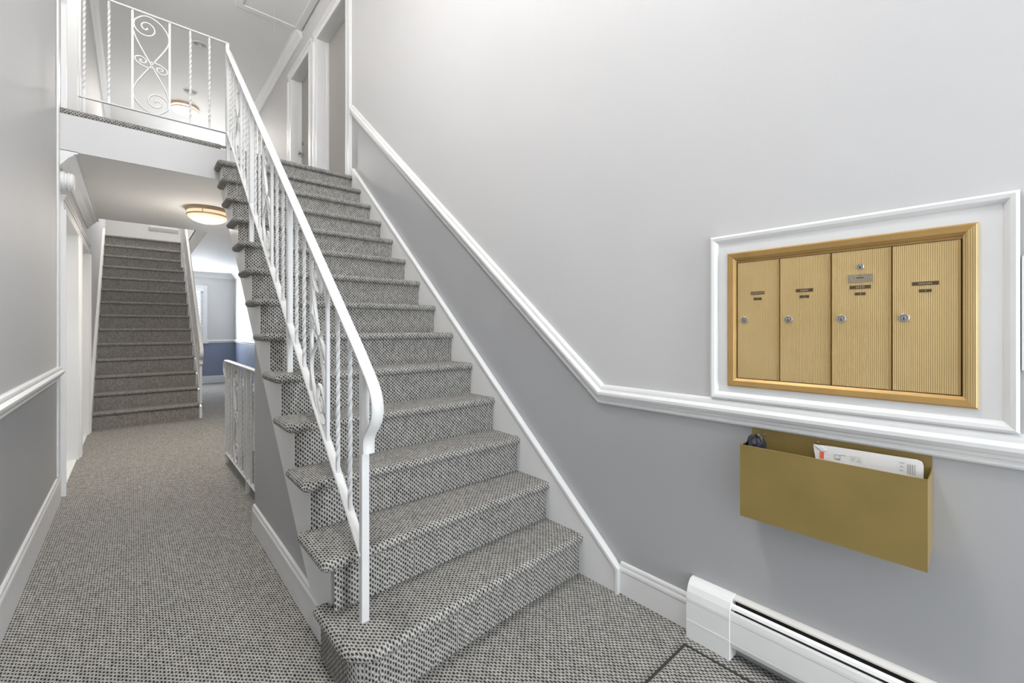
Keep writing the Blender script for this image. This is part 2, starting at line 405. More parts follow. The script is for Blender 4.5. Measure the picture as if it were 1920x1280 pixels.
m = MB(); m.box(0.72, XB, YB-.016, YB, 0, .145); m.box(0.72, XB, YB-.01, YB, .145, .165); struct('baseboard_back', m, 'trim_white')
m = MB(); m.box(XB-.016, XB, 5.2, YB-.016, 0, .145); struct('baseboard_far_right', m, 'trim_white')
m = MB(); m.box(XL, XL+.012, 4.33, YL-.012, .2, ZC); struct('trim_11', m, 'trim_white', bevel=.003, label='white corner strip at the end of the left wall')

# ------------------------------------------------------------------ doors
def door(name, x, s, y0, y1, z0, z1, leaf, near=.10, far=.12, knob=False, depth=.10, label=None, head=.11):
    # s = +1: the room lies toward +x
    t = thing(name, (x, (y0+y1)/2, z0), label, None, None, 'structure')
    CP = [(0,0),(0,.030),(.12,.030),(.14,.024),(.30,.024),(.34,.015),(.80,.014),(.83,.018),(.97,.018),(1,.015),(1,0)]
    def stepped(a0, a1, b0, b1, horizontal=False):
        if horizontal: return MB().prism([(x+s*th, b1-(b1-b0)*q) for q, th in CP], 'y', a0, a1)
        return MB().prism([(x+s*th, a0+(a1-a0)*q) for q, th in CP], 'z', b0, b1)
    build('casing', stepped(y0-near, y0, z0, z1), 'trim_white', t)
    build('casing', stepped(y1+far, y1, z0, z1), 'trim_white', t)
    build('head_casing', stepped(y0-near, y1+far, z1, z1+head, True), 'trim_white', t)
    d = -s*depth
    build('jamb', MB().box(x, x+d*1.2, y0-.02, y0, z0, z1), 'trim_white', t)
    build('jamb', MB().box(x, x+d*1.2, y1, y1+.02, z0, z1), 'trim_white', t)
    build('jamb', MB().box(x, x+d*1.2, y0-.02, y1+.02, z1, z1+.02), 'trim_white', t)
    lf = build('door_leaf', MB().box(x+d, x+d*1.4, y0-.01, y1+.01, z0-.01, z1+.01), leaf, t)
    build('threshold', MB().box(x+s*.002, x+d*1.2, y0-.01, y1+.01, z0-.02, z0+.004), 'door_white', t)
    build('door_stop', MB().box(x+d, x+d*.82, y1-.014, y1, z0, z1), 'trim_white', t)
    if knob:
        k = MB().lathe([(.027,0),(.027,s*.006),(.010,s*.010),(.009,s*.032),(.022,s*.040),(.026,s*.052),(.020,s*.062),(.004,s*.065)], (x+d, y1-.07, z0+.95), 'x', 20)
        build('door_knob', k, 'chrome', lf, True)
        k = MB().lathe([(.026,0),(.026,s*.010),(.018,s*.018),(.004,s*.020)], (x+d, y1-.07, z0+1.10), 'x', 20)
        build('deadbolt', k, 'chrome', lf, True)
    return t
door('door_1', XW, -1, 4.64, 5.60, ZL, 4.80, 'door_taupe', near=.145, depth=.13, label='taupe apartment door at the head of the stair')
door('door_2', XW, -1, 5.93, 6.76, ZL, 4.80, 'door_taupe', near=.12, far=.14, knob=True, depth=.13, label='taupe apartment door with chrome knob upstairs')
door('door_3', XL, 1, 4.64, 5.74, 0, 2.10, 'door_white', near=.09, far=.10, depth=.12, label='white-cased doorway nearest on the left hallway wall')
door('door_4', XL, 1, 6.02, 7.02, 0, 2.10, 'door_white', near=.10, far=.10, depth=.10, label='white-cased doorway beside the far stair')
door('door_5', XL, 1, 4.72, 5.62, ZL, 4.80, 'door_taupe', near=.14, far=.12, depth=.10, label='cased doorway on the left of the upper landing')
# the glazed entrance behind the camera, the far window, and two windows added for light
def window(name, axis_y, x0, x1, z0, z1, s, mull=(), label=None):
    t = thing(name, ((x0+x1)/2, axis_y, z0), label, None, None, 'structure')
    m = MB(); fw = .05
    m.box(x0-.07, x0+.01, axis_y, axis_y+s*.025, z0-.02, z1+.07); m.box(x1-.01, x1+.07, axis_y, axis_y+s*.025, z0-.02, z1+.07)
    m.box(x0-.07, x1+.07, axis_y, axis_y+s*.028, z1, z1+.07)
    build('window_frame', m, 'trim_white', t)
    m = MB(); m.box(x0, x0+fw, axis_y-s*.06, axis_y-s*.02, z0, z1); m.box(x1-fw, x1, axis_y-s*.06, axis_y-s*.02, z0, z1)
    m.box(x0+fw, x1-fw, axis_y-s*.06, axis_y-s*.02, z0, z0+fw); m.box(x0+fw, x1-fw, axis_y-s*.06, axis_y-s*.02, z1-fw, z1)
    for q in mull: m.box(q-.025, q+.025, axis_y-s*.06, axis_y-s*.02, z0+fw, z1-fw)
    build('sash', m, 'trim_white', t)
    build('pane', MB().box(x0+fw, x1-fw, axis_y-s*.045, axis_y-s*.039, z0+fw, z1-fw), 'window_glass', t)
    return t
window('window_added_2', YF, -0.2, 1.52, 3.1, 4.8, 1, (.66,), 'unseen window added over the entrance for its light')  # unseen opening added to go with the front light
window('door_6', YF, 0.64, 1.64, 0.0, 2.2, 1, (), 'glazed entrance door')
wt = window('window_1', YB, 0.45, 1.19, 0.95, 2.13, -1, (), 'window with white blinds in the far room')
build('window_sill', MB().box(0.36, 1.28, YB-.06, YB, .90, .93), 'trim_white', wt, bevel=.004)
build('headrail', MB().box(0.46, 1.18, YB-.05, YB-.005, 2.07, 2.125), 'slat_white', wt)
sm = mesh_of('slat', MB().prism([(-.012,.006),(.012,-.008),(.012,-.010),(-.012,.004)], 'x', -.35, .35), 'slat_white')
for k in range(25): place('slat', sm, (0.82, YB-.022, 0.97 + k*.0435), wt)
window('window_added_3', YB, 0.80, 1.60, 3.45, 4.75, -1, (), 'window added in the upper hall for its light')  # invented opening that goes with the added upper light

# ------------------------------------------------------------------ stairs
def outline(xl, xr, run, flare, rc, back):
    """plan of a tread (local y: 0 = nosing line) from the right front round the left end to the back"""
    def yf(x): return -flare * ((xr - x) / (xr - xl)) ** 1.6
    pts = []
    n = 10 if flare else 1
    for k in range(n): 
        x = xr + (xl + rc - xr) * k / n; pts.append((x, yf(x)))
    yc = yf(xl + rc)
    for k in range(9):
        a = R(90 * k / 8); pts.append((xl + rc - rc*math.sin(a), yc + rc - rc*math.cos(a)))
    pts.append((xl, back))
    return pts
def norm_at(pts, i):
    a = Vector(pts[max(i-1,0)]); b = Vector(pts[min(i+1,len(pts)-1)])
    t = (b - a).normalized(); return Vector((t.y, -t.x)) * -1 if False else Vector((-t.y, t.x)) * 1
def step_mesh(k, xl, xr, rise, run, y, flare, rc, depth, riser_wrap, xri, th=.042, back_ext=.03, z=None):
    """carpeted step: rounded tread plus the riser under it; UVs run over the edge as the carpet does"""
    mb = MB(); zt = k * rise if z is None else z
    back = depth + back_ext
    P = outline(xl, xr, run, flare, rc, back); rad = th / 2; M = 8
    prev = None; inner = []
    for i, p in enumerate(P):
        n = norm_at(P, i)
        if n.dot(Vector((p[0]-(xl+xr)/2, p[1]-back/2))) < 0: n = -n
        q = Vector(p) - n * rad; inner.append(q); ring = []
        for j in range(M + 1):
            a = R(90 - 180 * j / M); s = rad * R(180 * j / M)
            c = q + n * (rad * math.cos(a)); uvp = q + n * s
            ring.append(((c.x, y + c.y, zt - rad + rad*math.sin(a)), (uvp.x, y + uvp.y)))
        if prev:
            for j in range(M):
                A, B, C, D = prev[j], ring[j], ring[j+1], prev[j+1]
                mb.face([A[0], D[0], C[0], B[0]], [A[1], D[1], C[1], B[1]])
        prev = ring
    top = [(q.x, y + q.y, zt) for q in inner] + [(xr, y + back, zt)]
    mb.face(list(reversed(top)), cuv(list(reversed(top))))
    bot = [(q.x, y + q.y, zt - th) for q in inner] + [(xr, y + back, zt - th)]
    mb.face(bot, cuv(bot))
    # riser
    rp = []
    for i, p in enumerate(P[:-1] + [(P[-1][0], back)]):
        n = norm_at(P, i)
        if n.dot(Vector((p[0]-(xl+xr)/2, p[1]-back/2))) < 0: n = -n
        q = Vector(p) - n * .028; rp.append(q)
    if not riser_wrap:
        rp = [q for q in rp if q.x > xri] ; rp = [q for q in rp if q.y < .06]
        yl = rp[-1].y; rp.append(Vector((xri, yl)))
    zb, ztp = zt - rise, zt - th + .004; s = 0
    for a, b in zip(rp, rp[1:]):
        L_ = (b - a).length
        ua, ub = a.x, a.x - L_
        mb.face([(b.x, y+b.y, zb), (a.x, y+a.y, zb), (a.x, y+a.y, ztp), (b.x, y+b.y, ztp)],
                [(ub, y + a.y - rise - .03), (ua, y + a.y - rise - .03), (ua, y + a.y - .065 + 0), (ub, y + a.y - .065)])
    return mb
ST = thing('staircase', (1.1, 1.39, 0), 'grey carpeted main staircase rising along the right wall beside the white iron railing', 'staircase')
for k in range(1, 14):
    fl = .085 if k == 1 else .055 if k == 2 else 0
    mb = step_mesh(k, .498 if k <= 2 else XT, XS, RISE, RUN, Y1 + (k-1)*RUN, fl, .11 if k == 1 else .035, RUN if k > 1 else .26, k == 1, XST - .002)
    o = build('carpeted_step', mb, 'carpet_loop', ST, True)
# riser and lip that meet the landing
mb = step_mesh(14, XT + .02, XS, RISE, RUN, Y1 + 13*RUN, 0, .02, .06, False, XST - .002)
build('carpeted_step', mb, 'carpet_loop', ST, True)
# white sawtooth stringer on the open side
def saw(y0, run, rise, n, low, ystart, yend, drop, x0, x1):
    mb = MB(); Y = [ystart] + [y0 + k*run + .030 for k in range(1, n)] + [yend]
    for k in range(n):
        a, b = Y[k], Y[k+1]; zt = (k+1)*rise - drop
        la, lb = max(0, low(a)), max(0, low(b))
        if la >= zt: continue
        pts = [(a, la)]
        if low(a) < 0 < low(b):
            yz = a + (b-a)*(-low(a))/(low(b)-low(a)); pts.append((yz, 0))
        pts += [(b, lb), (b, zt), (a, zt)]
        mb.prism(pts, 'x', x0, x1)
    return mb
build('stringer', saw(Y1, RUN, RISE, 14, sline, 1.62, 4.42, .041, XST, XST + .03), 'trim_white', ST)
# soffit and solid underside
build('soffit', MB().prism([(1.80,0.07),(4.45,sline(4.45)+.02),(4.45,sline(4.45)+.10),(1.80,.15)], 'x', XST + .03, XW - .002), 'ceiling_white', ST)
# white skirt board against the wall
def skz(y): return 0.116 + 0.8515 * (y - 1.185)
sk = MB().prism([(1.185,0),(1.80,0),(4.42,2.15),(4.42,skz(4.42)),(1.185,skz(1.185))], 'x', XS - .004, XW)
S_ = build('skirt_board', sk, 'trim_white', ST)
build('skirt_cap', MB().prism([(1.182,0),(1.20,0),(1.20,skz(1.20)-.020),(4.42,skz(4.42)-.020),(4.42,skz(4.42)+.004),(1.182,skz(1.182)+.004)], 'x', XS - .012, XW), 'trim_white', S_, bevel=.003)

# far staircase
FR, FRUN, FY1 = 0.2054, 0.2363, 7.27; FX0, FX1 = XL + .028, .685
FS = thing('staircase', (.15, FY1, 0), 'dark carpeted second staircase at the end of the hallway', 'staircase')
for k in range(1, 15):
    mb = MB(); y = FY1 + (k-1)*FRUN; z = k*FR; rad = .02
    prof = [(y+.026, z-FR), (y+.026, z-.04)] + [(y+rad-rad*math.cos(R(-90+22.5*j)), z-rad+rad*math.sin(R(-90+22.5*j))) for j in range(9)] + [(y+FRUN+.03, z)]
    s = 0
    for (a, b) in zip(prof, prof[1:]):
        l = math.dist(a, b); mb.face([(FX0,)+a, (FX1,)+a, (FX1,)+b, (FX0,)+b], [(FX0,y+s),(FX1,y+s),(FX1,y+s+l),(FX0,y+s+l)]); s += l
    build('carpeted_step', mb, 'carpet_loop', FS, True)
def fn(y): return FR * (1 + (y - FY1) / FRUN)
ft = FY1 + 13*FRUN
for nm, x0, x1 in (('skirt_board', XL, FX0 + .002), ):
    build(nm, MB().prism([(7.12,0),(ft,fn(ft)-.35),(ft+.1,fn(ft)-.2),(ft+.1,fn(ft)+.12),(7.12,fn(7.12)+.17)], 'x', x0, x1), 'trim_white', FS)
build('stringer', saw(FY1, FRUN, FR, 14, lambda y: fn(y)-.42, FY1+.03, FY1+14*FRUN, .041, FX1, FX1+.03), 'trim_white', FS)
m = MB().prism([(FY1+.25,0),(10.5,0),(10.5,fn(10.5)-.4)], 'x', FX1+.005, FX1+.06)
struct('wall_far_stair', m, 'wall_light')
# trim seen through the stair opening
m = MB(); m.box(.655, .735, 9.86, 9.96, 2.34, 3.4); struct('trim_12', m, 'trim_white', label='white corner trim at the top of the far stair')
m = MB(); m.prism([(YB-.0, 3.40),(YB-.09,3.40),(YB-.08,3.36),(YB-.03,3.31),(YB,3.30)], 'x', .26, .74); struct('trim_13', m, 'trim_white', label='white ledge moulding on the wall over the far stair')

# ------------------------------------------------------------------ iron railings
def twist_bar(L_, wdt=.0135, plain=.05, pitch=.17):
    mb = MB(); rings = []; hz = wdt/2*.95
    zs = [0.0, plain]; n = max(4, int((L_-2*plain)/(pitch/16)))
    zs += [plain + (L_-2*plain)*(j+1)/n for j in range(n)] + [L_]
    for z in zs:
        t = min(max(z, plain), L_-plain) - plain; a0 = 2*math.pi*t/pitch + math.pi/4
        rings.append([(hz*1.414*math.cos(a0+math.pi/2*j), hz*1.414*math.sin(a0+math.pi/2*j), z) for j in range(4)])
    return mb.loft(rings)
def spiral(c, r0, r1, a0, turns, n=26):
    return [(c[0]+(r0+(r1-r0)*j/n)*math.cos(a0+2*math.pi*turns*j/n), c[1]+(r0+(r1-r0)*j/n)*math.sin(a0+2*math.pi*turns*j/n)) for j in range(n+1)]
def catmull(P, n=6):
    out = []
    for i in range(len(P)-1):
        p0, p1, p2, p3 = P[max(i-1,0)], P[i], P[i+1], P[min(i+2,len(P)-1)]
        for j in range(n):
            t = j/n; out.append(tuple(.5*((2*p1[d])+(-p0[d]+p2[d])*t+(2*p0[d]-5*p1[d]+4*p2[d]-p3[d])*t*t+(-p0[d]+3*p1[d]-3*p2[d]+p3[d])*t**3) for d in (0,1)))
    return out + [tuple(P[-1])]
def scroll_paths(wd, h):
    """the scrollwork of one panel, (s from the panel's left bar, t up), in metres"""
    A = spiral((wd*.36, h*.868), .004, wd*.33, R(720), -1.5, 34)
    mid = [A[-1], (wd*.09,h*.925), (wd*.36,h*.985), (wd*.72,h*.955), (wd*.96,h*.855), (wd*.93,h*.735), (wd*.5,h*.5)]
    top = A + catmull(mid, 7)[1:]
    bar1 = top + [(wd-x, h-y) for x, y in reversed(top[:-1])]
    bar2 = catmull([(wd*.02,h*.80), (wd*.14,h*.70), (wd*.5,h*.5), (wd*.86,h*.30), (wd*.98,h*.20)], 5)
    s1 = catmull([(wd*.52,h*.472), (wd*.30,h*.470), (wd*.09,h*.505), (wd*.08,h*.545), (wd*.22,h*.563), (wd*.35,h*.540), (wd*.34,h*.510), (wd*.22,h*.505), (wd*.19,h*.525), (wd*.25,h*.530)], 5)
    s2 = [(wd-x, h-y) for x, y in s1]
    return [bar1, bar2, s1, s2]
def railing(name, label, at, zt, zb, elems, base, newels, hand, foot=None, bar_top=.0, ref=Vector((1,0,0)), group=None):
    """at(p, z) -> world point on the railing plane; elems: (position, kind[, second position])"""
    t = thing(name, base, label, 'railing', group)
    cache = {}
    for e in elems:
        p = e[0]
        if e[1] in ('twisted', 'plain'):
            z0, z1 = zb(p), zt(p); L_ = round(z1 - z0, 2)
            key = (e[1], L_)
            if key not in cache:
                mb = twist_bar(L_) if e[1] == 'twisted' else MB().box(-.007, .007, -.007, .007, 0, L_)
                cache[key] = mesh_of('baluster', mb, 'iron_white', (0,0,0), e[1] == 'twisted')
            place('baluster', cache[key], at(p, z0), t)
        else:
            p2 = e[2]; h = zt(p) - zb(p); wd = abs(p2 - p)
            for path in scroll_paths(wd, h):
                W = []
                for s, u in path:
                    pp = p + (p2 - p) * s / wd; W.append(at(pp, zb(pp) + u))
                build('scroll', MB().tube(W, .0062, 6, ref, 1.25), 'iron_white', t, True)
    for p, z0, z1, hw in newels:
        c = at(p, 0); build('post', MB().box(c[0]-hw, c[0]+hw, c[1]-hw, c[1]+hw, z0, z1), 'iron_white', t, bevel=.002)
    for nm, mb, sm in hand: build(nm, mb, 'iron_white', t, sm, bevel=0 if sm else .003)
    return t
def bar_along(pts, hw, th, ref):
    """flat bar: pts world, hw half width along ref, th thickness upward"""
    mb = MB(); pts = [Vector(p) for p in pts]; rings = []
    for i, p in enumerate(pts):
        t = (pts[min(i+1,len(pts)-1)] - pts[max(i-1,0)]).normalized(); n = t.cross(ref).normalized()
        if n.z < 0 and i == 0: n = -n
        if i and n.dot(lastn) < 0: n = -n
        lastn = n
        c = .3*th
        prof = [(-hw,-th/2+c),(-hw+c,-th/2),(hw-c,-th/2),(hw,-th/2+c),(hw,th/2-c),(hw-c*1.4,th/2),(-hw+c*1.4,th/2),(-hw,th/2-c)]
        rings.append([p + ref*a + n*b for a, b in prof])
    return mb.loft(rings)
PER = .965
def pattern(p0, n, sgn=1, last=True):
    out = []
    for i in range(n):
        b = p0 + sgn*PER*i
        for d in (.132, .26): out.append((b+sgn*d, 'twisted'))
        out.append((b+sgn*.38, 'plain')); out.append((b+sgn*.597, 'plain'))
        out.append((b+sgn*.597, 'scroll', b+sgn*.38) if sgn > 0 else (b+sgn*.38, 'scroll', b+sgn*.597))
        for d in (.71, .835): out.append((b+sgn*d, 'twisted'))
    return out
def stair_rail(name, label, X, y0, nz, top_y, ground):
    """sloped stair railing with a curled lower end; nz = nosing line, ground(y) = what a post stands on"""
    up = Vector((1, 0, 0)); sl = (nz(2)-nz(1))
    zt = lambda y: nz(y) + .815; zb = lambda y: nz(y) + .145
    at = lambda y, z: Vector((X, y, z))
    hp = [at(top_y, zt(top_y)+.012), at(y0+.10, zt(y0+.10)+.012)]
    e0 = at(y0-.015, zt(y0-.015)+.010); z0 = e0.z
    curl = [(y0+.04, zt(y0+.04)+.012), (y0-.02, zt(y0-.02)+.008), (y0-.068, z0-.052), (y0-.098, z0-.092), (y0-.110, z0-.135), (y0-.103, z0-.172), (y0-.078, z0-.205), (y0-.050, z0-.232), (y0-.036, z0-.262), (y0-.038, z0-.30)]
    hp = [at(a, b) for a, b in [(top_y, zt(top_y)+.012)] + [(y0+.25, zt(y0+.25)+.012)] + catmull([(y0+.12, zt(y0+.12)+.012)] + curl, 4)]
    handm = bar_along(hp, .0205, .019, up)
    lowm = bar_along([at(top_y, zb(top_y)), at(y0, zb(y0))], .017, .014, up)
    newels = [(y0, ground(y0), zt(y0)-.02, .0135)]
    for i in (1, 2): newels.append((y0+PER*i, ground(y0+PER*i), zt(y0+PER*i), .0135))
    newels.append((y0+PER*3, ground(y0+PER*3), zt(y0+PER*3)+.02, .0135))
    return railing(name, label, at, zt, zb, pattern(y0, 3), (X, y0, ground(y0)), newels, [('handrail', handm, True), ('bottom_rail', lowm, False)])
def ground_main(y):
    if y > Y1 + 13*RUN + .03: return ZL
    return max(0, math.floor((y - Y1)/RUN) + 1) * RISE
XR = .612
stair_rail('stair_railing', 'white iron railing with twisted balusters on the main staircase', XR, 1.49, nose, 4.37, ground_main)
def ground_far(y):
    return max(0, math.floor((y - FY1)/FRUN) + 1) * FR if y >= FY1 else 0
stair_rail('stair_railing', 'white iron railing of the far staircase', .70, 7.30, fn, 10.20, ground_far)
# landing guard railing
YG = 4.452
at = lambda p, z: Vector((p, YG, z)); zt = lambda p: 3.69; zb = lambda p: 2.918
el = [(-.270,'twisted'),(-.137,'twisted'),(-.004,'plain'),(.222,'plain'),(-.004,'scroll',.222),(.357,'twisted'),(.487,'twisted')]
hand = [('handrail', bar_along([at(-.395,3.698), at(.628,3.698)], .012, .016, Vector((0,1,0))), False), ('bottom_rail', bar_along([at(-.30,2.92), at(.615,2.92)], .012, .010, Vector((0,1,0))), False)]
lr = railing('landing_railing', 'white iron guard railing with scroll panel on the upper landing edge', at, zt, zb, el, (.1, YG, ZL), [(.615, ZL, 3.69, .013), (-.27, ZL, 2.93, .007)], hand, ref=Vector((0,1,0)))
# railing round the basement well
XH = .645
at = lambda p, z: Vector((XH, p, z)); zt = lambda p: .915; zb = lambda p: .105
el = pattern(4.70, 1, -1) + [(4.70-PER-.132,'twisted'),(4.70-PER-.26,'twisted'),(4.70-PER-.38,'plain')]
hp = [at(3.18,.935), at(4.62,.935)] + [at(a,b) for a, b in catmull([(4.68,.935),(4.73,.93),(4.765,.905),(4.775,.87),(4.76,.84),(4.735,.815),(4.725,.79)], 4)]
hand = [('handrail', bar_along(hp, .02, .018, Vector((1,0,0))), True), ('bottom_rail', bar_along([at(3.18,.10), at(4.71,.10)], .014, .012, Vector((1,0,0))), False)]
railing('hall_railing', 'short white iron railing guarding the basement well beside the hallway', at, zt, zb, el, (XH, 4.0, 0), [(4.70,0,.93,.013),(4.70-PER,0,.93,.013)], hand)

# ------------------------------------------------------------------ mailboxes
MX = XW
TB = thing('mailbox_surround', (MX, .372, .962), 'white painted board with moulded edge around the brass mailboxes', 'frame')
m = MB(); slab = [(-.021,.051,.962,1.579),(.701,.764,.962,1.579),(.051,.701,1.511,1.579),(.051,.701,.962,1.011)]
for y0, y1, z0, z1 in slab: m.box(MX, MX-.010, y0, y1, z0, z1)
build('board', m, 'trim_white', TB)
def frame4(y0, y1, z0, z1, wdt, prof, x):
    """four mitred members; prof = (inset fraction of wdt, height off the wall)"""
    out = []
    C = [(y0,z0),(y1,z0),(y1,z1),(y0,z1)]; D = [(1,1),(-1,1),(-1,-1),(1,-1)]
    for k in range(4):
        a, b = k, (k+1) % 4; rings = []
        for c in (a, b): rings.append([(x - h, C[c][0]+D[c][0]*wdt*q, C[c][1]+D[c][1]*wdt*q) for q, h in prof])
        out.append(MB().loft(rings))
    return out
for k, mb in enumerate(frame4(-.021, .764, .958, 1.580, .028, [(0,0),(0,.020),(.25,.024),(.6,.022),(1,.012),(1,0)], MX)): build('edge_moulding', mb, 'trim_white', TB)
BX = thing('mailbox_unit', (MX, .376, 1.011), 'four-door ribbed brass mailbox unit set in the right wall', 'mailbox')
fr = frame4(.051, .701, 1.011, 1.511, .030, [(0,0),(0,.016),(.15,.020),(.7,.017),(.85,.013),(1,.010),(1,-.03)], MX)
for k, mb in enumerate(fr): build('frame', mb, 'brass_ribbed' if k == 3 else 'brass_frame', BX)
build('housing', MB().box(MX-.001, MX+.05, .081, .671, 1.041, 1.481), 'gap_dark', BX)
build('header', MB().box(MX-.004, MX-.001, .081, .671, 1.4735, 1.481), 'brass_frame', BX)
edges = [.669, .527, .378, .228, .083]
def text_mesh(body, size, y, z, x, mat, parent, name='lettering', spread=1.0):
    cu = bpy.data.curves.new('t', 'FONT'); cu.body = body; cu.size = size; cu.align_x = 'CENTER'; cu.align_y = 'CENTER'; cu.space_character = spread
    to = bpy.data.objects.new('t', cu); COL.objects.link(to); bpy.context.view_layer.update()
    me = bpy.data.meshes.new_from_object(to.evaluated_get(bpy.context.evaluated_depsgraph_get()))
    bpy.data.objects.remove(to); bpy.data.curves.remove(cu)
    off = wloc(parent)
    for v in me.vertices: v.co = Vector((x, y - v.co.x, z + v.co.y)) - off
    me.materials.clear(); me.materials.append(MAT[mat]); me.name = name
    o = bpy.data.objects.new(name, me); COL.objects.link(o); o.parent = parent
    return o
def lock(parent, y, z, r=.0125, x=MX-.007):
    o = build('lock', MB().lathe([(r,0),(r,-.0022),(r*.90,-.0032),(r*.66,-.0030),(r*.62,-.0016),(r*.55,-.0036),(r*.28,-.0040),(.0005,-.0040)], (x, y, z), 'x', 20), 'chrome', parent, True)
    build('keyhole', MB().box(x-.0035, x-.0044, y-.0015, y+.0015, z-.0062, z+.0022), 'gap_dark', o)
names = [('UNDERWOOD', .0066, .046, 'A'), ('ALBINO', .0066, .050, 'B'), ('SATO', .0085, .052, 'C'), ('HOUGH', .0075, .056, 'D')]
numbers = '1234'
for k in range(4):
    y1, y0 = edges[k]-.0015, edges[k+1]+.0015
    yc = (edges[k]+edges[k+1])/2
    dr = build('mailbox_door', MB().box(MX-.001, MX-.007, y0, y1, 1.043, 1.4715), 'brass_ribbed', BX, bevel=.001)
    build('hinge_edge', MB().box(MX-.007, MX-.0095, y0, y0+.004, 1.045, 1.469), 'brass_frame', dr)
    lock(dr, edges[k]-.027, 1.2585)
    nm, sz, wd, _ = names[k]
    p = build('name_plate', MB().box(MX-.007, MX-.0082, yc-wd/2, yc+wd/2, 1.351, 1.3615), 'plate_brown', dr)
    text_mesh(nm, sz, yc, 1.3558, MX-.0084, 'engraved', dr)
    build('number_plate', MB().box(MX-.007, MX-.0082, yc-.0135, yc+.0135, 1.331, 1.3395), 'plate_brown', dr)
    text_mesh(numbers[k], .0065, yc-.001, 1.335, MX-.0084, 'engraved', dr)
    if k == 2:
        lock(dr, .303, 1.420, .0095)
        sp_ = build('lock_plate', MB().box(MX-.007, MX-.0085, .303-.031, .303+.031, 1.371, 1.396), 'plate_steel', dr)
        build('slot', MB().box(MX-.0085, MX-.0088, .303-.009, .303+.009, 1.3835, 1.3865), 'gap_dark', dr)
        text_mesh('U.S.', .0055, .303, 1.3925, MX-.0087, 'plate_brown', dr)
        for yy in (.303-.026, .303+.026): build('rivet', MB().lathe([(.002,0),(.0015,-.001),(.0003,-.0012)], (MX-.0085, yy, 1.384), 'x', 8), 'chrome', dr)

# ------------------------------------------------------------------ mail basket under the rail, with post in it
CX0, CX1, CY0, CY1 = MX-.0025, 1.603, .141, .618
CB = thing('mail_basket', (MX, .38, .572), 'gold-painted metal mail basket hung under the chair rail', 'mail basket')
build('back_plate', MB().box(MX-.0005, CX0-.001, CY0, CY1, .60, .866), 'gold_paint', CB)
build('front_panel', MB().box(CX1, CX1+.002, CY0, CY1, .572, .820), 'gold_paint', CB)
for yy in (CY0, CY1-.002):
    build('side_panel', MB().prism([(CX0,.60),(CX0,.832),(CX0-.02,.822),(CX1+.002,.818),(CX1+.002,.574)], 'y', yy, yy+.002), 'gold_paint', CB)
build('bottom', MB().prism([(CX0,.60),(CX0,.602),(CX1+.002,.576),(CX1+.002,.574)], 'y', CY0+.002, CY1-.002), 'gold_paint', CB)
build('rolled_lip', MB().tube([(CX1+.001, CY0, .820), (CX1+.001, CY1, .820)], .0017, 6), 'gold_paint', CB)
for yy, zz in ((.575,.845),(.415,.849),(.185,.836)):
    build('screw', MB().lathe([(.0045,0),(.004,-.0018),(.001,-.0025)], (CX0-.001, yy, zz), 'x', 12), 'chrome', CB, True)
# white envelope leaning against the back
EV = thing('envelope', (1.66, .287, .63), 'white printed envelope with red stamp standing in the gold basket', 'envelope')
def ep(y, z): return 1.655 + (z-.60)*.12    # leans on the back plate
def eface(pts, off=0): return [(ep(*p)-off, p[0], p[1]) for p in pts]
sheet = [(.154,.625),(.416,.625),(.414,.806),(.418,.826),(.421,.846),(.372,.849),(.30,.850),(.170,.852),(.160,.848),(.157,.838)]
m = MB(); m.loft([eface(sheet,.0), eface(sheet,-.003)]); build('sheet', m, 'paper_white', EV)
m = MB(); m.loft([eface([(.421,.8465),(.402,.847),(.384,.834),(.395,.830)],.003), eface([(.421,.8465),(.402,.847),(.384,.834),(.395,.830)],.001)]); build('torn_flap', m, 'paper_white', EV)
m = MB(); m.loft([eface([(.402,.806),(.391,.806),(.391,.828),(.402,.828)],.0012), eface([(.402,.806),(.391,.806),(.391,.828),(.402,.828)],.0002)]); build('red_stamp', m, 'print_red', EV)
def bar(y0, y1, z0, z1): 
    q = [(y0,z0),(y1,z0),(y1,z1),(y0,z1)]; return MB().loft([eface(q,.001), eface(q,.0002)])
for y0, y1, z0, z1 in ((.362,.348,.8265,.8275),(.362,.361,.815,.8265),(.349,.348,.815,.8265),(.362,.348,.8125,.815),(.348,.334,.8275,.8285)):
    build('printed_line', bar(y0, y1, z0, z1), 'ink_grey', EV)
def etext(s, size, y, z):
    o = text_mesh(s, size, y, z, 0, 'ink_grey', EV, 'print'); off = wloc(EV)
    for v in o.data.vertices: v.co.x = ep(v.co.y+off.y, v.co.z+off.z) - .001 - off.x
etext('First-Class Mail', .0045, .311, .829); etext('PAID   225', .0055, .309, .823); etext('LCP 1   PERM', .0050, .309, .8165)
for zz in (.836, .825, .814): etext('USP' if zz > .83 else 'PR', .0075, .203, zz)
for j in range(4): build('printed_line', bar(.190-j*.005, .1888-j*.005, .808, .836), 'ink_grey', EV)
# crumpled black bag at the left end
m = MB(); rings = []
rnd = random.Random(3)
for i, (z, ry, rx) in enumerate(((.70,.018,.02),(.74,.024,.026),(.78,.028,.030),(.810,.030,.032),(.832,.028,.028),(.846,.017,.018),(.853,.004,.005))):
    ring = []
    for j in range(16):
        a = 2*math.pi*j/16; q = 1 + .5*(rnd.random()-.5)
        ring.append((1.645 + rx*q*math.cos(a), .580 + (.004 if i > 3 else 0) + ry*q*math.sin(a), z + .016*(rnd.random()-.5)))
    rings.append(ring)
m.loft(rings)
tag(build('plastic_bag', m, 'bag_black'), 'crumpled shiny black plastic bag in the left end of the gold basket', 'bag')

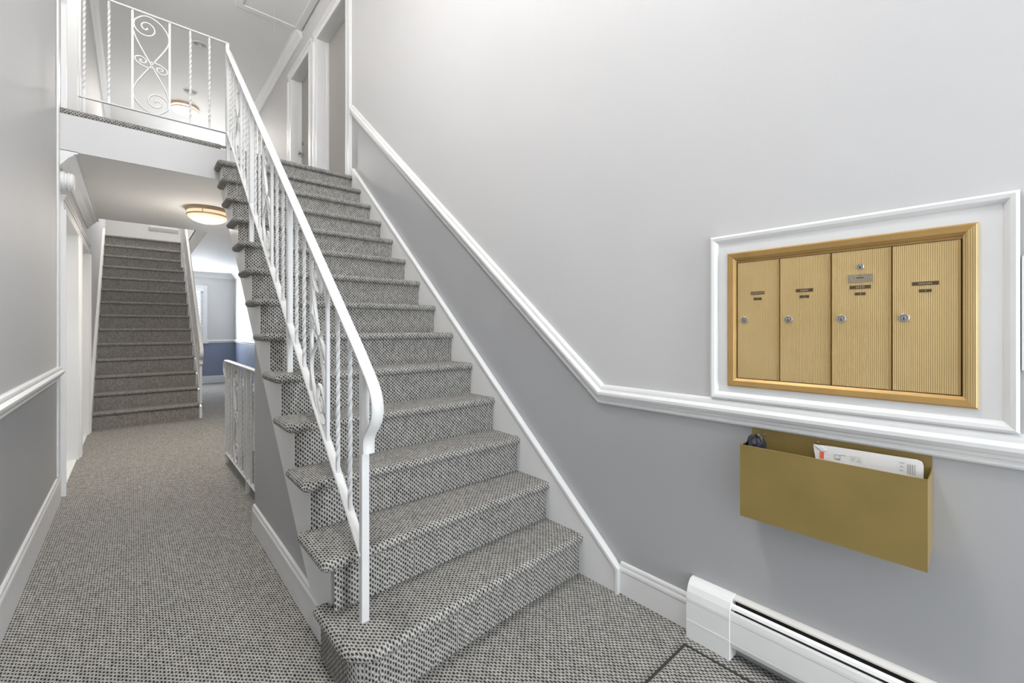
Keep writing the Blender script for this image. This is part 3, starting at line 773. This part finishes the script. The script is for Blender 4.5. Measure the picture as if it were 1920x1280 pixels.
# ------------------------------------------------------------------ baseboard heater
HT = thing('baseboard_heater', (XW, -.2, 0), 'white electric baseboard heater on the floor under the mail basket', 'heater')
HE, HS = -1.42, .842
hx = lambda d: XW - d
build('back_plate', MB().box(XW, hx(.006), HE, .676, .045, .215), 'gap_dark', HT)
build('heating_core', MB().box(hx(.006), hx(.040), HE, .676, .07, .165), 'gap_dark', HT)
build('top_cover', MB().prism([(hx(0),.224),(hx(.012),.225),(hx(.030),.220),(hx(.030),.214),(hx(.012),.219),(hx(0),.219)], 'y', HE, .676), 'heater_cream', HT)
build('louver', MB().prism([(hx(.037),.205),(hx(.044),.199),(hx(.049),.190),(hx(.047),.189),(hx(.042),.197),(hx(.036),.203)], 'y', HE, .676), 'heater_white', HT)
build('front_upper', MB().prism([(hx(.0525),.184),(hx(.056),.176),(hx(.058),.160),(hx(.058),.150),(hx(.055),.150),(hx(.0555),.160),(hx(.053),.176),(hx(.050),.183)], 'y', HE, .676), 'heater_white', HT)
build('front_panel', MB().prism([(hx(.0575),.1485),(hx(.0575),.075),(hx(.0545),.075),(hx(.0545),.1485)], 'y', HE, .676), 'heater_white', HT)
build('bottom_lip', MB().prism([(hx(.0585),.074),(hx(.0585),.068),(hx(.052),.050),(hx(.040),.042),(hx(.040),.045),(hx(.050),.053),(hx(.055),.070),(hx(.055),.074)], 'y', HE, .676), 'heater_white', HT)
cap = [(hx(0),0),(hx(0),.226),(hx(.012),.228),(hx(.030),.223),(hx(.045),.207),(hx(.055),.185),(hx(.060),.160),(hx(.060),0)]
build('end_cap', MB().prism(cap, 'y', .675, HS), 'heater_white', HT, bevel=.0015)
build('cap_groove', MB().box(hx(.0602), hx(.0592), .6755, HS-.002, .1485, .1500), 'vent_grey', HT)
build('cap_groove', MB().box(hx(.0612), hx(.0592), .6755, HS-.002, .070, .076), 'heater_white', HT)

# ------------------------------------------------------------------ door mat
MT = thing('floor_mat', (1.1, 0, 0), 'loop pile entrance mat with dark bound edge in the lower right corner', 'mat')
m = MB(); x0, x1, y0, y1 = .35, 1.60, -1.2, .815; q = [(x0,y0,.007),(x1,y0,.007),(x1,y1,.007),(x0,y1,.007)]; m.face(q, [(p[0]*1.02+.3,p[1]*1.02) for p in q])
build('mat_pile', m, 'carpet_loop', MT)
for a in ((x0-.012,x1+.012,y1,y1+.012),(x1,x1+.012,y0,y1),(x0-.012,x0,y0,y1),(x0-.012,x1+.012,y0-.012,y0)):
    build('bound_edge', MB().box(a[0],a[1],a[2],a[3],0,.008), 'binding_dark', MT, bevel=.003)

# ------------------------------------------------------------------ lamps, vents, hatch and small wall fixtures
def flush_lamp(label, x, y, z, r, glass, power, col, pr=.12, down=0):
    t = thing('ceiling_light', (x, y, z), label, 'ceiling light', 'flush ceiling lamps')
    build('base_ring', MB().lathe([(r*.98,0),(r,-.004),(r*1.0,-.014),(r*.955,-.030),(r*.92,-.032),(r*.92,-.001)], (x,y,z), 'z', 48, False), 'lamp_metal', t, True)
    build('upper_glass', MB().lathe([(r*.91,-.030),(r*.90,-.075),(r*.88,-.078)], (x,y,z), 'z', 48, False), glass, t, True)
    build('lower_ring', MB().lathe([(r*.905,-.062),(r*.935,-.064),(r*.940,-.072),(r*.905,-.078)], (x,y,z), 'z', 48, False), 'lamp_metal', t, True)
    build('bowl', MB().lathe([(r*.90,-.076),(r*.84,-.098),(r*.68,-.122),(r*.45,-.138),(r*.2,-.146),(.002,-.148)], (x,y,z), 'z', 48, False), glass, t, True)
    for k in range(3):
        a = R(250 + 120*k); build('strut', MB().box(x+r*.925*math.cos(a)-.003, x+r*.925*math.cos(a)+.003, y+r*.925*math.sin(a)-.003, y+r*.925*math.sin(a)+.003, z-.066, z-.028), 'lamp_metal', t)
    l = bpy.data.lights.new('lamp_glow', 'POINT'); l.energy = power; l.color = col; l.shadow_soft_size = pr
    lo = bpy.data.objects.new('lamp_glow', l); COL.objects.link(lo); lo.parent = t; lo.location = (0, 0, -.42)
    if down:
        l = bpy.data.lights.new('lamp_downlight', 'AREA'); l.shape = 'DISK'; l.size = r*1.8; l.energy = down; l.color = col
        lo = bpy.data.objects.new('lamp_downlight', l); COL.objects.link(lo); lo.parent = t; lo.location = (0, 0, -.16)
flush_lamp('glowing warm flush lamp on the hallway ceiling under the landing', .60, 5.62, ZH, .20, 'lamp_glass', 6, (1.0, .92, .82), down=19)
flush_lamp('glowing flush lamp on the upper hall ceiling', .70, 9.80, ZC, .215, 'lamp_glass_bright', 2.0, (1.0, .94, .86), down=34)
flush_lamp('unseen flush lamp added on the foyer ceiling above the stair foot', .10, 1.6, ZC, .25, 'lamp_glass_bright', 70, (1.0, .985, .965), pr=.2, down=19)  # added out of view to brighten the foyer walls and treads
flush_lamp('unseen flush lamp added on the upper landing ceiling near the left wall', -.05, 5.3, ZC, .2, 'lamp_glass_bright', 22, (1.0, .98, .95), pr=.15)  # added out of view to brighten the upper ceiling
def vent(label, x, y, r):
    t = thing('ceiling_vent', (x, y, ZC), label, 'vent', 'round ceiling vents')
    build('flange', MB().lathe([(r,0),(r,-.004),(r*.86,-.012),(r*.80,-.010),(r*.80,0)], (x,y,ZC), 'z', 28, False), 'alarm_white', t, True)
    build('throat', MB().lathe([(r*.80,-.002),(.001,-.002)], (x,y,ZC), 'z', 28, False), 'gap_dark', t)
    for q in (.66, .46, .26): build('louver_ring', MB().lathe([(r*q,-.004),(r*(q+.09),-.014),(r*(q+.05),-.018),(r*(q-.05),-.010)], (x,y,ZC), 'z', 28, False), 'alarm_white', t, True)
    build('hub', MB().lathe([(r*.16,-.004),(r*.16,-.016),(.001,-.018)], (x,y,ZC), 'z', 16, False), 'alarm_white', t, True)
vent('round ceiling vent nearer the railing, upper of the two', .712, 7.53, .10)
vent('round ceiling vent just beyond the first, beside the upper lamp', .730, 9.13, .115)
HA = thing('attic_hatch', (1.3, 5.7, ZC), 'white framed attic hatch in the ceiling over the upper doors', 'hatch')
hx0, hx1, hy0, hy1 = .95, 1.70, 4.95, 6.30
build('hatch_panel', MB().box(hx0+.06, hx1-.06, hy0+.06, hy1-.06, ZC-.010, ZC), 'ceiling_white', HA)
for a in ((hx0,hx1,hy1-.075,hy1),(hx0,hx1,hy0,hy0+.075),(hx0,hx0+.075,hy0+.075,hy1-.075),(hx1-.075,hx1,hy0+.075,hy1-.075)):
    m = MB().box(a[0],a[1],a[2],a[3],ZC-.020,ZC); build('hatch_trim', m, 'trim_white', HA, bevel=.004)
build('pull_cord', MB().tube([(1.33,6.05,ZC-.01),(1.331,6.05,ZC-.15),(1.329,6.051,ZC-.30)], .0022, 6), 'cord_white', HA)
AL = thing('wall_alarm', (XL, 4.50, 2.295), 'round white alarm sounder high on the left wall by the landing', 'alarm')
build('sounder_base', MB().lathe([(.070,0),(.070,.024),(.064,.030)], (XL,4.50,2.295), 'x', 36), 'alarm_white', AL, True)
for q, w_ in ((.036,.060),(.050,.066),(.066,.062)):
    build('sounder_ring', MB().lathe([(w_-.006,q-.008),(w_,q-.005),(w_,q+.003),(w_-.006,q+.006)], (XL,4.50,2.295), 'x', 36), 'alarm_white', AL, True)
build('sounder_face', MB().lathe([(.058,.028),(.058,.074),(.050,.080),(.004,.082)], (XL,4.50,2.295), 'x', 36), 'alarm_white', AL, True)
IP = thing('intercom_panel', (XW, -.14, 1.118), 'white wall panel cut off at the right picture edge beside the mailboxes', 'panel')
build('cover', MB().box(XW, XW-.012, -.26, -.019-.004, 1.118, 1.413), 'alarm_white', IP, bevel=.004)
